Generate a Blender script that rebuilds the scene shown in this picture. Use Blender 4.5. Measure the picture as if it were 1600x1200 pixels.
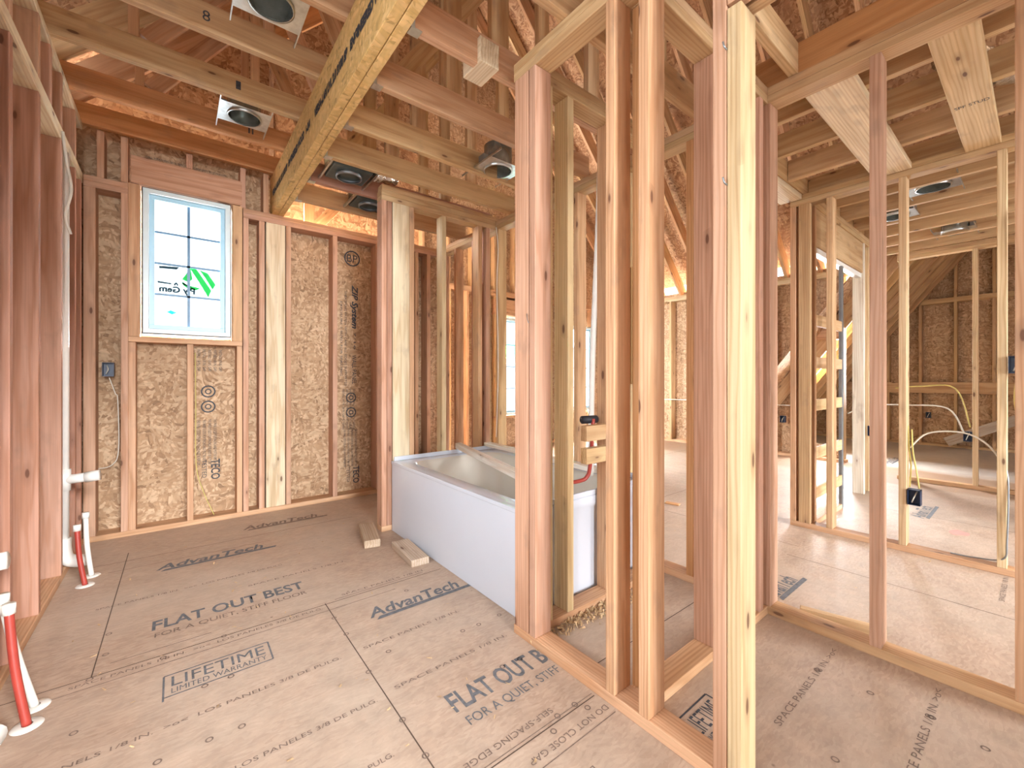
import bpy, bmesh, math, random
from mathutils import Vector, Matrix, Euler
random.seed(7)
for o in list(bpy.data.objects): bpy.data.objects.remove(o)
C = bpy.context.scene.collection
sc = bpy.context.scene

# ------------------------------------------------------------------ camera
CAMZ = 1.105; FPX = 660.0; YAW = math.radians(38.5); HOR = 591.0
cd = bpy.data.cameras.new('camera'); cam = bpy.data.objects.new('camera', cd); C.objects.link(cam)
cam.location = (0, 0, CAMZ); cam.rotation_euler = (math.pi/2, 0, -YAW)
cd.sensor_fit = 'HORIZONTAL'; cd.sensor_width = 36; cd.lens = FPX/1600*36
cd.shift_y = -(600-HOR)/1600.0
cd.clip_start = .02; cd.clip_end = 200
sc.camera = cam
# ------------------------------------------------------------------ view, world, lights
sc.view_settings.view_transform = 'Standard'; sc.view_settings.look = 'None'
sc.view_settings.gamma = 1; sc.view_settings.use_curve_mapping = False
sc.view_settings.exposure = 1.25
w = bpy.data.worlds.new('sky'); sc.world = w; w.use_nodes = True
bg = w.node_tree.nodes['Background']; bg.inputs[0].default_value = (.93, .97, 1, 1); bg.inputs[1].default_value = 1.25
def area(name, loc, rot, sx, sy, power, col=(.9, .95, 1)):
    l = bpy.data.lights.new(name, 'AREA'); l.shape = 'RECTANGLE'; l.size = sx; l.size_y = sy
    l.energy = power; l.color = col
    o = bpy.data.objects.new(name, l); C.objects.link(o); o.location = loc; o.rotation_euler = rot
    return o
# lamps for daylight at windows and eaves; rear and left openings are added
def aimed(name, loc, target, sx, sy, power, col=(.93, .96, 1)):
    d = Vector(target)-Vector(loc)
    o = area(name, loc, (0, 0, 0), sx, sy, power, col); o.rotation_euler = d.to_track_quat('-Z', 'Y').to_euler(); return o
aimed('daylight_at_tall_window', (-1.0, 5.6, 3.4), (.1, 4.1, 1.9), 1.6, 1.6, 620)
aimed('daylight_at_gable_window', (2.9, 7.2, 2.6), (4.25, 5.3, 1.3), 2.0, 2.0, 5200)
aimed('added_far_gable_fill', (7.6, 7.4, 2.8), (5.7, 5.3, 1.3), 2.0, 2.0, 5200)  # added lamp outside an added gable window that stays unseen
aimed('added_rear_fill', (-1.0, -14, 3.2), (.2, 2.0, 1.2), 2.6, 3.0, 1150)  # distant fill lamp, added to light the back wall evenly
aimed('added_rear_fill_right', (3.2, -14, 7.0), (3.4, 1.0, .2), 3.5, 3.5, 2200)  # added fill lamp behind the camera, lifts the right room floor
aimed('added_left_fill', (-2.2, .9, 2.3), (.6, .9, .6), 2.2, 2.4, 50, (.84, .91, 1))  # added lamp at an unseen left opening, brightens the tub side
aimed('daylight_at_knee_wall_window', (7.35, 1.85, 1.3), (4.5, 1.7, .4), .7, 1.2, 70)
aimed('daylight_under_eave', (1.45, 4.5, 1.6), (1.45, 4.5, 3), 1.3, .5, 16)
aimed('daylight_under_left_eave', (.0, 4.27, 2.0), (.0, 4.27, 3), 1.1, .2, 5)

# ------------------------------------------------------------------ node helpers
def newmat(name):
    m = bpy.data.materials.new(name); m.use_nodes = True
    nt = m.node_tree; b = nt.nodes['Principled BSDF']
    return m, nt, b
def N(nt, t, **kw):
    n = nt.nodes.new(t)
    for k, v in kw.items(): setattr(n, k, v)
    return n
def L(nt, a, b): nt.links.new(a, b)
def ramp(nt, fac, stops, interp='LINEAR'):
    r = N(nt, 'ShaderNodeValToRGB'); r.color_ramp.interpolation = interp
    e = r.color_ramp.elements
    while len(e) > 1: e.remove(e[-1])
    e[0].position = stops[0][0]; e[0].color = (*stops[0][1], 1)
    for p, c in stops[1:]:
        x = e.new(p); x.color = (*c, 1)
    L(nt, fac, r.inputs[0]); return r.outputs[0]
def mix(nt, fac, a, b, mode='MIX'):
    m = N(nt, 'ShaderNodeMix', data_type='RGBA', blend_type=mode)
    for i, v in ((0, fac), (6, a), (7, b)):
        if isinstance(v, (int, float)): m.inputs[i].default_value = v
        elif isinstance(v, tuple): m.inputs[i].default_value = (*v, 1)
        else: L(nt, v, m.inputs[i])
    return m.outputs[2]
def mathn(nt, op, a, b=0.0):
    m = N(nt, 'ShaderNodeMath', operation=op)
    for i, v in ((0, a), (1, b)):
        if isinstance(v, (int, float)): m.inputs[i].default_value = v
        else: L(nt, v, m.inputs[i])
    return m.outputs[0]
def g(v): return (v, v, v)
def coords(nt, scale, rot=(0, 0, 0), rnd=True):
    tc = N(nt, 'ShaderNodeTexCoord'); mp = N(nt, 'ShaderNodeMapping')
    mp.inputs['Scale'].default_value = scale; mp.inputs['Rotation'].default_value = rot
    L(nt, tc.outputs['Object'], mp.inputs['Vector'])
    if rnd:
        oi = N(nt, 'ShaderNodeObjectInfo')
        cx = N(nt, 'ShaderNodeCombineXYZ')
        L(nt, mathn(nt, 'MULTIPLY', oi.outputs['Random'], 37.0), cx.inputs[0])
        L(nt, mathn(nt, 'MULTIPLY', oi.outputs['Random'], 91.0), cx.inputs[1])
        L(nt, mathn(nt, 'MULTIPLY', oi.outputs['Random'], 53.0), cx.inputs[2])
        L(nt, cx.outputs[0], mp.inputs['Location'])
    return mp.outputs[0]

# ------------------------------------------------------------------ materials
def lumber_material():
    m, nt, b = newmat('lumber')
    oi = N(nt, 'ShaderNodeObjectInfo')
    # knots first: they bend the grain around them
    kc = coords(nt, (5.0, 15, 15))
    vo = N(nt, 'ShaderNodeTexVoronoi', feature='F1'); vo.inputs['Scale'].default_value = 1; L(nt, kc, vo.inputs['Vector'])
    kn = ramp(nt, vo.outputs['Distance'], [(0.0, g(1)), (.09, g(1)), (.13, g(.30)), (.34, g(0))])
    sel = N(nt, 'ShaderNodeSeparateColor'); L(nt, vo.outputs['Color'], sel.inputs[0])
    gate = ramp(nt, sel.outputs[0], [(.62, g(0)), (.64, g(1))])
    knot = mathn(nt, 'MULTIPLY', kn, gate)
    gc = coords(nt, (1.1, 14, 14))
    no = N(nt, 'ShaderNodeTexNoise'); no.inputs['Scale'].default_value = 1.4; no.inputs['Detail'].default_value = 3; L(nt, gc, no.inputs['Vector'])
    wv = N(nt, 'ShaderNodeTexWave', wave_type='BANDS', bands_direction='Y'); wv.inputs['Scale'].default_value = 1.5
    wv.inputs['Distortion'].default_value = 9; wv.inputs['Detail'].default_value = 2; wv.inputs['Detail Scale'].default_value = .9
    L(nt, gc, wv.inputs['Vector'])
    fc = coords(nt, (3, 160, 160))
    fn = N(nt, 'ShaderNodeTexNoise'); fn.inputs['Scale'].default_value = 1; fn.inputs['Detail'].default_value = 2; L(nt, fc, fn.inputs['Vector'])
    v1 = ramp(nt, wv.outputs[0], [(0, (.88, .80, .72)), (.35, (.98, .96, .94)), (1, (1.04, 1.04, 1.04))])
    v2 = ramp(nt, no.outputs[0], [(.3, (.82, .76, .70)), (.6, (1.03, 1.03, 1.03))])
    v3 = ramp(nt, fn.outputs[0], [(.3, g(.92)), (.7, g(1.06))])
    c = mix(nt, 1, oi.outputs['Color'], v1, 'MULTIPLY')
    c = mix(nt, 1, c, v2, 'MULTIPLY'); c = mix(nt, 1, c, v3, 'MULTIPLY')
    c = mix(nt, mathn(nt, 'MULTIPLY', knot, .85), c, (.11, .04, .02))
    # site dirt
    dn = N(nt, 'ShaderNodeTexNoise'); dn.inputs['Scale'].default_value = 6; dn.inputs['Detail'].default_value = 5
    L(nt, coords(nt, (1, 2, 2)), dn.inputs['Vector'])
    dirt = ramp(nt, dn.outputs[0], [(.60, g(0)), (.74, g(.35))])
    c = mix(nt, dirt, c, (.26, .18, .13))
    L(nt, c, b.inputs['Base Color']); b.inputs['Roughness'].default_value = .62
    b.inputs['Specular IOR Level'].default_value = .3
    bp = N(nt, 'ShaderNodeBump'); bp.inputs['Strength'].default_value = .25; bp.inputs['Distance'].default_value = .002
    L(nt, fn.outputs[0], bp.inputs['Height']); L(nt, bp.outputs[0], b.inputs['Normal'])
    return m
def osb_material(name, lo, mid, hi, flake=1.0, rough=.7):
    m, nt, b = newmat(name)
    base = coords(nt, (1, 1, 1), rnd=True)
    wn = N(nt, 'ShaderNodeTexNoise'); wn.inputs['Scale'].default_value = 5; wn.inputs['Detail'].default_value = 1; L(nt, base, wn.inputs['Vector'])
    def layer(rot, sc_):
        mp = N(nt, 'ShaderNodeMapping'); mp.inputs['Rotation'].default_value = rot; mp.inputs['Scale'].default_value = sc_
        ad = N(nt, 'ShaderNodeVectorMath', operation='MULTIPLY_ADD')
        L(nt, wn.outputs['Color'], ad.inputs[0]); ad.inputs[1].default_value = (.16, .16, .16); L(nt, base, ad.inputs[2])
        L(nt, ad.outputs[0], mp.inputs['Vector'])
        v = N(nt, 'ShaderNodeTexVoronoi', feature='F1'); v.inputs['Scale'].default_value = 1; v.inputs['Randomness'].default_value = 1
        L(nt, mp.outputs[0], v.inputs['Vector'])
        s = N(nt, 'ShaderNodeSeparateColor'); L(nt, v.outputs['Color'], s.inputs[0])
        return s.outputs[0], s.outputs[1], v.outputs['Distance']
    a0, a1, ad_ = layer((.5, .3, .5), (11*flake, 60*flake, 44*flake))
    b0, b1, bd_ = layer((-.5, .7, -.9), (56*flake, 10*flake, 50*flake))
    c0, c1, cd_ = layer((.9, -.4, 1.9), (46*flake, 54*flake, 10*flake))
    pick = ramp(nt, wn.outputs[0], [(.44, g(0)), (.5, g(1))], 'CONSTANT')
    t = mix(nt, ramp(nt, a1, [(.4, g(0)), (.45, g(1))]), a0, b0)
    t = mix(nt, ramp(nt, b1, [(.6, g(0)), (.65, g(1))]), t, c0)
    dark = tuple(x*.72 for x in lo)
    c = ramp(nt, t, [(0, dark), (.12, lo), (.45, mid), (.8, hi), (1, tuple(min(1, x*1.12) for x in hi))])
    edge = mix(nt, .5, ramp(nt, ad_, [(.25, g(1)), (.62, g(.84))]), ramp(nt, bd_, [(.25, g(1)), (.62, g(.86))]))
    c = mix(nt, 1, c, edge, 'MULTIPLY')
    big = N(nt, 'ShaderNodeTexNoise'); big.inputs['Scale'].default_value = 1.6; big.inputs['Detail'].default_value = 4; L(nt, base, big.inputs['Vector'])
    c = mix(nt, 1, c, ramp(nt, big.outputs[0], [(.3, (.86, .82, .78)), (.65, (1.05, 1.05, 1.05))]), 'MULTIPLY')
    L(nt, c, b.inputs['Base Color']); b.inputs['Roughness'].default_value = rough; b.inputs['Specular IOR Level'].default_value = .25
    bp = N(nt, 'ShaderNodeBump'); bp.inputs['Strength'].default_value = .35; bp.inputs['Distance'].default_value = .003
    L(nt, t, bp.inputs['Height']); L(nt, bp.outputs[0], b.inputs['Normal'])
    return m
def floor_material():
    m, nt, b = newmat('subfloor')
    base = coords(nt, (1, 1, 1), rnd=False)
    v = N(nt, 'ShaderNodeTexVoronoi'); v.inputs['Scale'].default_value = 1
    wn = N(nt, 'ShaderNodeTexNoise'); wn.inputs['Scale'].default_value = 7; L(nt, base, wn.inputs['Vector'])
    ad = N(nt, 'ShaderNodeVectorMath', operation='MULTIPLY_ADD')
    L(nt, wn.outputs['Color'], ad.inputs[0]); ad.inputs[1].default_value = (.05, .05, 0); L(nt, base, ad.inputs[2])
    mp = N(nt, 'ShaderNodeMapping'); mp.inputs['Scale'].default_value = (40, 130, 1); mp.inputs['Rotation'].default_value = (0, 0, .25)
    L(nt, ad.outputs[0], mp.inputs['Vector']); L(nt, mp.outputs[0], v.inputs['Vector'])
    s = N(nt, 'ShaderNodeSeparateColor'); L(nt, v.outputs['Color'], s.inputs[0])
    c = ramp(nt, s.outputs[0], [(0, (.40, .27, .19)), (.5, (.45, .315, .225)), (1, (.50, .36, .265))])
    big = N(nt, 'ShaderNodeTexNoise'); big.inputs['Scale'].default_value = 1.1; big.inputs['Detail'].default_value = 6; big.inputs['Roughness'].default_value = .6
    L(nt, base, big.inputs['Vector'])
    c = mix(nt, ramp(nt, big.outputs[0], [(.40, g(.10)), (.68, g(.75))]), c, (.54, .44, .345))      # plaster-like site dust
    sx_ = N(nt, 'ShaderNodeSeparateXYZ'); L(nt, ad.outputs[0], sx_.inputs[0])
    def step(v, lo_, hi_):
        mr = N(nt, 'ShaderNodeMapRange'); L(nt, v, mr.inputs[0]); mr.inputs[1].default_value = lo_; mr.inputs[2].default_value = hi_; return mr.outputs[0]
    # paler grey past the second stud wall, browner in the hall before it; the last panel by the window wall is fresher wood
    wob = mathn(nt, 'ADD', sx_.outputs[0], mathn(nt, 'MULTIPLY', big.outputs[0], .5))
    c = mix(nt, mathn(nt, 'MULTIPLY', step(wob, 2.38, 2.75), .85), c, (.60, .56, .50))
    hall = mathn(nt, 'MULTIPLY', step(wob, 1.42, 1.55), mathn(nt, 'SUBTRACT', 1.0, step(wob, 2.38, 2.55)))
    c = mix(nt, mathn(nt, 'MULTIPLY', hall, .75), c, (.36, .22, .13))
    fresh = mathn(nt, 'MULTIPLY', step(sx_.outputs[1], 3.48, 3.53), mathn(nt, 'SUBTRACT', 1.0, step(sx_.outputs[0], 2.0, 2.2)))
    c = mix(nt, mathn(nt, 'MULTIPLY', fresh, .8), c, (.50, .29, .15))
    sm = N(nt, 'ShaderNodeTexNoise'); sm.inputs['Scale'].default_value = 9; sm.inputs['Detail'].default_value = 8; sm.inputs['Roughness'].default_value = .7
    L(nt, base, sm.inputs['Vector'])
    c = mix(nt, 1, c, ramp(nt, sm.outputs[0], [(.3, g(.84)), (.7, g(1.10))]), 'MULTIPLY')
    sp = N(nt, 'ShaderNodeTexVoronoi'); sp.inputs['Scale'].default_value = 8.0; L(nt, base, sp.inputs['Vector'])
    ss = N(nt, 'ShaderNodeSeparateColor'); L(nt, sp.outputs['Color'], ss.inputs[0])
    spk = mathn(nt, 'MULTIPLY', ramp(nt, sp.outputs['Distance'], [(.03, g(1)), (.06, g(0))]), ramp(nt, ss.outputs[0], [(.72, g(0)), (.75, g(1))]))
    c = mix(nt, mathn(nt, 'MULTIPLY', spk, .6), c, (.14, .09, .06))
    L(nt, c, b.inputs['Base Color'])
    L(nt, ramp(nt, sm.outputs[0], [(.3, g(.42)), (.7, g(.62))]), b.inputs['Roughness'])
    b.inputs['Specular IOR Level'].default_value = .4
    bp = N(nt, 'ShaderNodeBump'); bp.inputs['Strength'].default_value = .2; bp.inputs['Distance'].default_value = .002
    L(nt, s.outputs[0], bp.inputs['Height']); L(nt, bp.outputs[0], b.inputs['Normal'])
    return m
def plain(name, col, rough=.5, metal=0.0, var=.06, scale=20, bump=0.0, spec=.5):
    m, nt, b = newmat(name)
    n = N(nt, 'ShaderNodeTexNoise'); n.inputs['Scale'].default_value = scale; n.inputs['Detail'].default_value = 4
    L(nt, coords(nt, (1, 1, 1)), n.inputs['Vector'])
    c = mix(nt, 1, col, ramp(nt, n.outputs[0], [(.3, g(1-var)), (.7, g(1+var))]), 'MULTIPLY')
    L(nt, c, b.inputs['Base Color']); b.inputs['Roughness'].default_value = rough; b.inputs['Metallic'].default_value = metal
    b.inputs['Specular IOR Level'].default_value = spec
    if bump:
        bp = N(nt, 'ShaderNodeBump'); bp.inputs['Strength'].default_value = bump; bp.inputs['Distance'].default_value = .01
        L(nt, n.outputs[0], bp.inputs['Height']); L(nt, bp.outputs[0], b.inputs['Normal'])
    return m
WOOD = lumber_material()
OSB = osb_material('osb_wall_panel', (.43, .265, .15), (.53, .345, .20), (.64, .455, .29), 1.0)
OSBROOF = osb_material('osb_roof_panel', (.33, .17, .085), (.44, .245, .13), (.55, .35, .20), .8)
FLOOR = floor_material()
LVL = osb_material('laminated_veneer', (.74, .48, .18), (.79, .53, .21), (.83, .57, .25), .9)
INK = plain('stamp_ink', (.045, .05, .06), .7, var=.3, scale=60)
INKF = plain('faded_stamp_ink', (.20, .14, .11), .7, var=.3, scale=80)
INKG = plain('grey_blue_stamp_ink', (.135, .14, .15), .7, var=.3, scale=60)
SEAM = plain('panel_joint', (.10, .065, .045), .9)
TUB = plain('tub_acrylic', (.66, .70, .77), .16, var=.015, scale=3)
TUBSHADE = plain('tub_acrylic_basin_shade', (.70, .66, .58), .12, var=.02, scale=3)  # tan shade and reflection in the basin, put into its colour
PVC = plain('pvc_pipe', (.82, .80, .74), .35, var=.03)
REDP = plain('red_pex', (.36, .045, .03), .4, var=.1)
WHITEP = plain('white_pex', (.78, .75, .68), .4, var=.05)
STEEL = plain('galvanised_steel', (.62, .66, .66), .28, 1.0, var=.15, scale=30)
STEELD = plain('dull_zinc_steel', (.30, .33, .35), .4, .8, var=.1)
DARKH = plain('dark_fan_housing', (.10, .13, .13), .35, .6, var=.2)
REFL = plain('lamp_reflector', (.34, .37, .35), .25, .7, var=.3, scale=12)
FOIL = plain('duct_foil', (.75, .73, .70), .22, 1.0, var=.2, scale=40, bump=.9)
BLUE = plain('dark_blue_plastic', (.015, .03, .07), .4, var=.2)
YEL = plain('yellow_cable_jacket', (.62, .52, .16), .5, var=.1)
WIREW = plain('white_cable_jacket', (.72, .68, .58), .5, var=.08)
VINYL = plain('white_vinyl', (.72, .84, .86), .35, var=.02)
VINYLB = plain('blue_white_vinyl_sash', (.42, .68, .82), .35, var=.02)
BAR = plain('blue_grey_grille_bar', (.10, .24, .40), .4)
BLACK = plain('black_tape', (.02, .02, .025), .6)
GREEN = plain('green_print', (.06, .60, .16), .5)
GREYP = plain('grey_print', (.22, .28, .30), .6)
LABELM = plain('translucent_label', (.82, .90, .90), .5)
SHAV = plain('wood_shavings', (.58, .40, .22), .8, var=.3, scale=90)
PINKM = plain('pink_marking_paint', (.75, .27, .22), .8)
def glass_mat():
    m, nt, b = newmat('window_glass')
    b.inputs['Base Color'].default_value = (.95, .98, 1, 1); b.inputs['Roughness'].default_value = .02
    b.inputs['Transmission Weight'].default_value = 1; b.inputs['IOR'].default_value = 1.01
    n = N(nt, 'ShaderNodeTexNoise'); n.inputs['Scale'].default_value = 3
    L(nt, coords(nt, (1, 1, 1)), n.inputs['Vector']); L(nt, ramp(nt, n.outputs[0], [(0, g(.01)), (1, g(.04))]), b.inputs['Roughness'])
    return m
GLASS = glass_mat()
def print_glass(name, col, a):
    m, nt, b = newmat(name)
    tr = N(nt, 'ShaderNodeBsdfTranslucent'); tr.inputs[0].default_value = (*col, 1)
    n = N(nt, 'ShaderNodeTexNoise'); n.inputs['Scale'].default_value = 25; L(nt, coords(nt, (1, 1, 1)), n.inputs['Vector'])
    c = mix(nt, 1, col, ramp(nt, n.outputs[0], [(.3, g(.9)), (.7, g(1))]), 'MULTIPLY'); L(nt, c, tr.inputs[0])
    L(nt, tr.outputs[0], nt.nodes['Material Output'].inputs[0])
    return m
GREENT = print_glass('green_translucent_print', (.03, .40, .075), 1)
GREYT = print_glass('grey_translucent_print', (.02, .035, .045), 1)
CYANT = print_glass('cyan_translucent_print', (.003, .05, .07), 1)
FILMT = print_glass('clear_label_film', (.078, .088, .088), 1)

# ------------------------------------------------------------------ tones of lumber
PINK = (.58, .35, .235); FIR = (.62, .385, .225); PALE = (.68, .52, .31); CREAM = (.76, .64, .44)
ORANGE = (.56, .29, .13); TAN = (.58, .395, .215); RED = (.46, .255, .18); GREY = (.50, .44, .37); WHITE = (.78, .72, .60)
TONES = [PINK, FIR, PALE, FIR, TAN, PINK]
def jit(c, a=.06):
    k = 1+random.uniform(-a, a); return (c[0]*k, c[1]*k*(1+random.uniform(-.03, .03)), c[2]*k*(1+random.uniform(-.05, .05)), 1)

# ------------------------------------------------------------------ object helpers
def org(p): return p.location.copy() if p is not None else Vector((0, 0, 0))
def gorg(p):
    v = Vector((0, 0, 0))
    while p is not None: v += p.location; p = p.parent
    return v
def link(name, me, mat, parent=None, loc=(0, 0, 0)):
    o = bpy.data.objects.new(name, me); C.objects.link(o)
    if mat is not None:
        me.materials.clear(); me.materials.append(mat)
    if parent is not None: o.parent = parent
    o.location = Vector(loc) - gorg(parent)
    return o
def tag(o, label=None, cat=None, group=None, kind=None):
    if label: o['label'] = label
    if cat: o['category'] = cat
    if group: o['group'] = group
    if kind: o['kind'] = kind
    return o
def thing(name, label, cat, loc, group=None, kind=None):
    o = bpy.data.objects.new(name, None); C.objects.link(o); o.location = loc; o.empty_display_size = .1
    return tag(o, label, cat, group, kind)
def boxbm(sx, sy, sz, bev=.003):
    bm = bmesh.new(); bmesh.ops.create_cube(bm, size=1)
    for v in bm.verts: v.co = Vector((v.co.x*sx, v.co.y*sy, v.co.z*sz))
    if bev: bmesh.ops.bevel(bm, geom=list(bm.edges), offset=min(bev, min(sx, sy, sz)*.3), segments=2, affect='EDGES', profile=.5)
    return bm
def tomesh(bm, name, smooth=False):
    me = bpy.data.meshes.new(name); bm.to_mesh(me); bm.free()
    if smooth:
        for p in me.polygons: p.use_smooth = True
    return me
def board(name, x0, x1, y0, y1, z0, z1, tone=FIR, parent=None, mat=None, bev=.003, label=None):
    """axis aligned stick of lumber; its mesh runs along local X so that the grain follows its length"""
    d = [x1-x0, y1-y0, z1-z0]; ax = max(range(3), key=lambda i: d[i])
    c = ((x0+x1)/2, (y0+y1)/2, (z0+z1)/2)
    if ax == 0: dims = (d[0], d[1], d[2]); R = Matrix.Identity(3)
    elif ax == 1: dims = (d[1], d[0], d[2]); R = Matrix(((0, -1, 0), (1, 0, 0), (0, 0, 1)))
    else: dims = (d[2], d[1], d[0]); R = Matrix(((0, 0, 1), (0, 1, 0), (-1, 0, 0)))
    o = link(name, tomesh(boxbm(*dims, bev), name), mat or WOOD, parent, c)
    o.rotation_euler = R.to_euler(); o.color = jit(tone)
    if label: o['label'] = label
    return o
def stick(name, p0, p1, wd, dp, tone=FIR, parent=None, mat=None, roll=0.0):
    """lumber between two points, wd across (level), dp deep"""
    p0 = Vector(p0); p1 = Vector(p1); d = p1-p0; X = d.normalized()
    up = Vector((0, 0, 1)) if abs(X.z) < .95 else Vector((0, 1, 0))
    Y = up.cross(X).normalized(); Z = X.cross(Y)
    R = Matrix((X, Y, Z)).transposed()
    o = link(name, tomesh(boxbm(d.length, wd, dp), name), mat or WOOD, parent, (p0+p1)/2)
    o.rotation_euler = (R @ Matrix.Rotation(roll, 3, 'X')).to_euler(); o.color = jit(tone)
    return o
def boxes(name, lst, mat, parent=None, bev=0.0):
    bm = bmesh.new()
    c = Vector([(min(b[2*i] for b in lst)+max(b[2*i+1] for b in lst))/2 for i in range(3)])
    for b in lst:
        t = boxbm(b[1]-b[0], b[3]-b[2], b[5]-b[4], bev)
        off = Vector(((b[0]+b[1])/2, (b[2]+b[3])/2, (b[4]+b[5])/2)) - c
        for v in t.verts: v.co += off
        me = bpy.data.meshes.new('t'); t.to_mesh(me); t.free(); bm.from_mesh(me); bpy.data.meshes.remove(me)
    return link(name, tomesh(bm, name), mat, parent, c)
def tube(name, pts, r, mat, parent=None, res=10, smooth=True, cap=True):
    """smooth tube along points, as a mesh"""
    P = [Vector(p) for p in pts]
    if smooth and len(P) > 2:
        Q = []
        for i in range(len(P)-1):
            a = P[max(i-1, 0)]; b = P[i]; c = P[i+1]; d = P[min(i+2, len(P)-1)]
            for k in range(6):
                t = k/6
                Q.append(.5*((2*b)+(-a+c)*t+(2*a-5*b+4*c-d)*t*t+(-a+3*b-3*c+d)*t**3))
        Q.append(P[-1]); P = Q
    o0 = P[0].copy(); bm = bmesh.new(); rings = []; ref = None
    for i, p in enumerate(P):
        T = (P[min(i+1, len(P)-1)]-P[max(i-1, 0)]).normalized()
        if ref is None: ref = Vector((0, 0, 1)) if abs(T.z) < .9 else Vector((1, 0, 0))
        U = (ref - T*ref.dot(T)).normalized(); V = T.cross(U); ref = U
        rr = r if not callable(r) else r(i/(len(P)-1))
        rings.append([bm.verts.new(p-o0+(U*math.cos(a)+V*math.sin(a))*rr) for a in [2*math.pi*k/res for k in range(res)]])
    for a, b in zip(rings, rings[1:]):
        for k in range(res): bm.faces.new((a[k], a[(k+1) % res], b[(k+1) % res], b[k]))
    if cap: bm.faces.new(rings[0][::-1]); bm.faces.new(rings[-1])
    return link(name, tomesh(bm, name, True), mat, parent, o0)
def lathe(name, prof, mat, parent, loc, rot=(0, 0, 0), res=28):
    bm = bmesh.new(); rings = []
    for (r, z) in prof: rings.append([bm.verts.new((r*math.cos(2*math.pi*k/res), r*math.sin(2*math.pi*k/res), z)) for k in range(res)])
    for a, b in zip(rings, rings[1:]):
        for k in range(res): bm.faces.new((a[k], a[(k+1) % res], b[(k+1) % res], b[k]))
    o = link(name, tomesh(bm, name, True), mat, parent, loc); o.rotation_euler = rot; return o
def poly(name, pts2, mat, parent, loc, rot, thick=0.0):
    bm = bmesh.new(); vs = [bm.verts.new((p[0], p[1], 0)) for p in pts2]; f = bm.faces.new(vs)
    if thick:
        r = bmesh.ops.extrude_face_region(bm, geom=[f])
        for v in r['geom']:
            if isinstance(v, bmesh.types.BMVert): v.co.z += thick
    bmesh.ops.recalc_face_normals(bm, faces=bm.faces)
    o = link(name, tomesh(bm, name), mat, parent, loc); o.rotation_euler = rot; return o
def lettering(s, loc, size, rot, mat, parent, width=None, height=None, shear=0.0, bold=0.0, align='LEFT', name='printed_lettering'):
    cu = bpy.data.curves.new('lettering', 'FONT'); cu.body = s; cu.size = size; cu.shear = shear; cu.offset = bold; cu.align_x = align
    cu.resolution_u = 3
    t = bpy.data.objects.new('lettering_tmp', cu); C.objects.link(t)
    bpy.context.view_layer.update()
    me = bpy.data.meshes.new_from_object(t); bpy.data.objects.remove(t)
    xs = [v.co.x for v in me.vertices]; ys = [v.co.y for v in me.vertices]
    kx = width/(max(xs)-min(xs)) if width else 1; ky = height/(max(ys)-min(ys)) if height else (kx if width else 1)
    x0 = min(xs) if width else 0
    for v in me.vertices: v.co.x = (v.co.x-x0)*kx; v.co.y = v.co.y*ky
    o = link(name, me, mat, parent, loc); o.rotation_euler = rot; return o
# plan helpers: distance along a wall at which a sight line from the survey point crosses it
def ray(u):
    k = (u-800)/FPX; return math.sin(YAW)+k*math.cos(YAW), math.cos(YAW)-k*math.sin(YAW)
def onx(u, x): a, b = ray(u); return x/a*b
def ony(u, y): a, b = ray(u); return y/b*a
def at(u, v, z=0.0):
    t = (CAMZ-z)*FPX/(v-HOR); a, b = ray(u); return a*t, b*t

ZP = .038; ZU = 2.391; ZT = 2.467; ZJ = 2.785   # plate top, underside of top plates, top of plates, underside of high joists
ST = .038; D4 = .089; D6 = .14

# ================================================================== FLOOR
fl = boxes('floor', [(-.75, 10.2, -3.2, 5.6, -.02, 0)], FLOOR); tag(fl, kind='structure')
fr = (0, 0, 0)
def fseam(name, x0, y0, x1, y1, wd=.004, mat=SEAM):
    d = Vector((x1-x0, y1-y0, 0)); n = Vector((-d.y, d.x, 0)).normalized()*wd/2
    poly(name, [(n.x, n.y), (-n.x, -n.y), (d.x-n.x, d.y-n.y), (d.x+n.x, d.y+n.y)], mat, fl, (x0, y0, .0006), fr)
for a in ((-.245, 2.19, -.235, 3.6), (.572, -.2, .572, 2.19), (-.47, 2.19, 1.2, 2.175), (-.45, .973, 1.14, .973), (-.4, 3.45, 1.1, 3.43),
          (2.3, 2.2, 6.4, 2.2), (2.3, 3.42, 6.6, 3.42), (3.2, 1.0, 3.2, 2.2), (4.6, 2.2, 4.6, 3.4), (3.0, -.2, 3.0, 1.0), (4.7, -1.6, 4.7, .9), (3.8, -.3, 6.1, -.3), (1.25, 1.075, 2.16, 1.07)):
    fseam('panel_joint', *a)
# big stamps
lettering('FLAT OUT BEST', (-.083, 2.425, .001), .1, fr, INKG, fl, width=.615, height=.092, bold=.002)
lettering('FOR A QUIET, STIFF FLOOR', (-.072, 2.352, .001), .05, fr, INKF, fl, width=.60, height=.045)
lettering('FLAT OUT B', (.725, 1.207, .001), .1, fr, INKG, fl, width=.425, height=.092, bold=.002)
lettering('FOR A QUIET, STIFF', (.735, 1.133, .001), .05, fr, INKG, fl, width=.405, height=.047)
def warranty(x, y, w_=.335, mat=INKG):
    lettering('LIFETIME', (x+.022, y+.055, .001), .08, fr, mat, fl, width=w_-.04, height=.062)
    lettering('LIMITED WARRANTY', (x+.022, y+.014, .001), .04, fr, mat, fl, width=w_-.04, height=.03)
    for a in ((x, y, x+w_, y), (x, y+.135, x+w_, y+.135), (x, y-.02, x, y+.135), (x+w_, y, x+w_, y+.135)): fseam('stamp_frame', *a, .006, mat)
warranty(-.035, 1.888)
warranty(1.25, .60, .20, INK)
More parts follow.
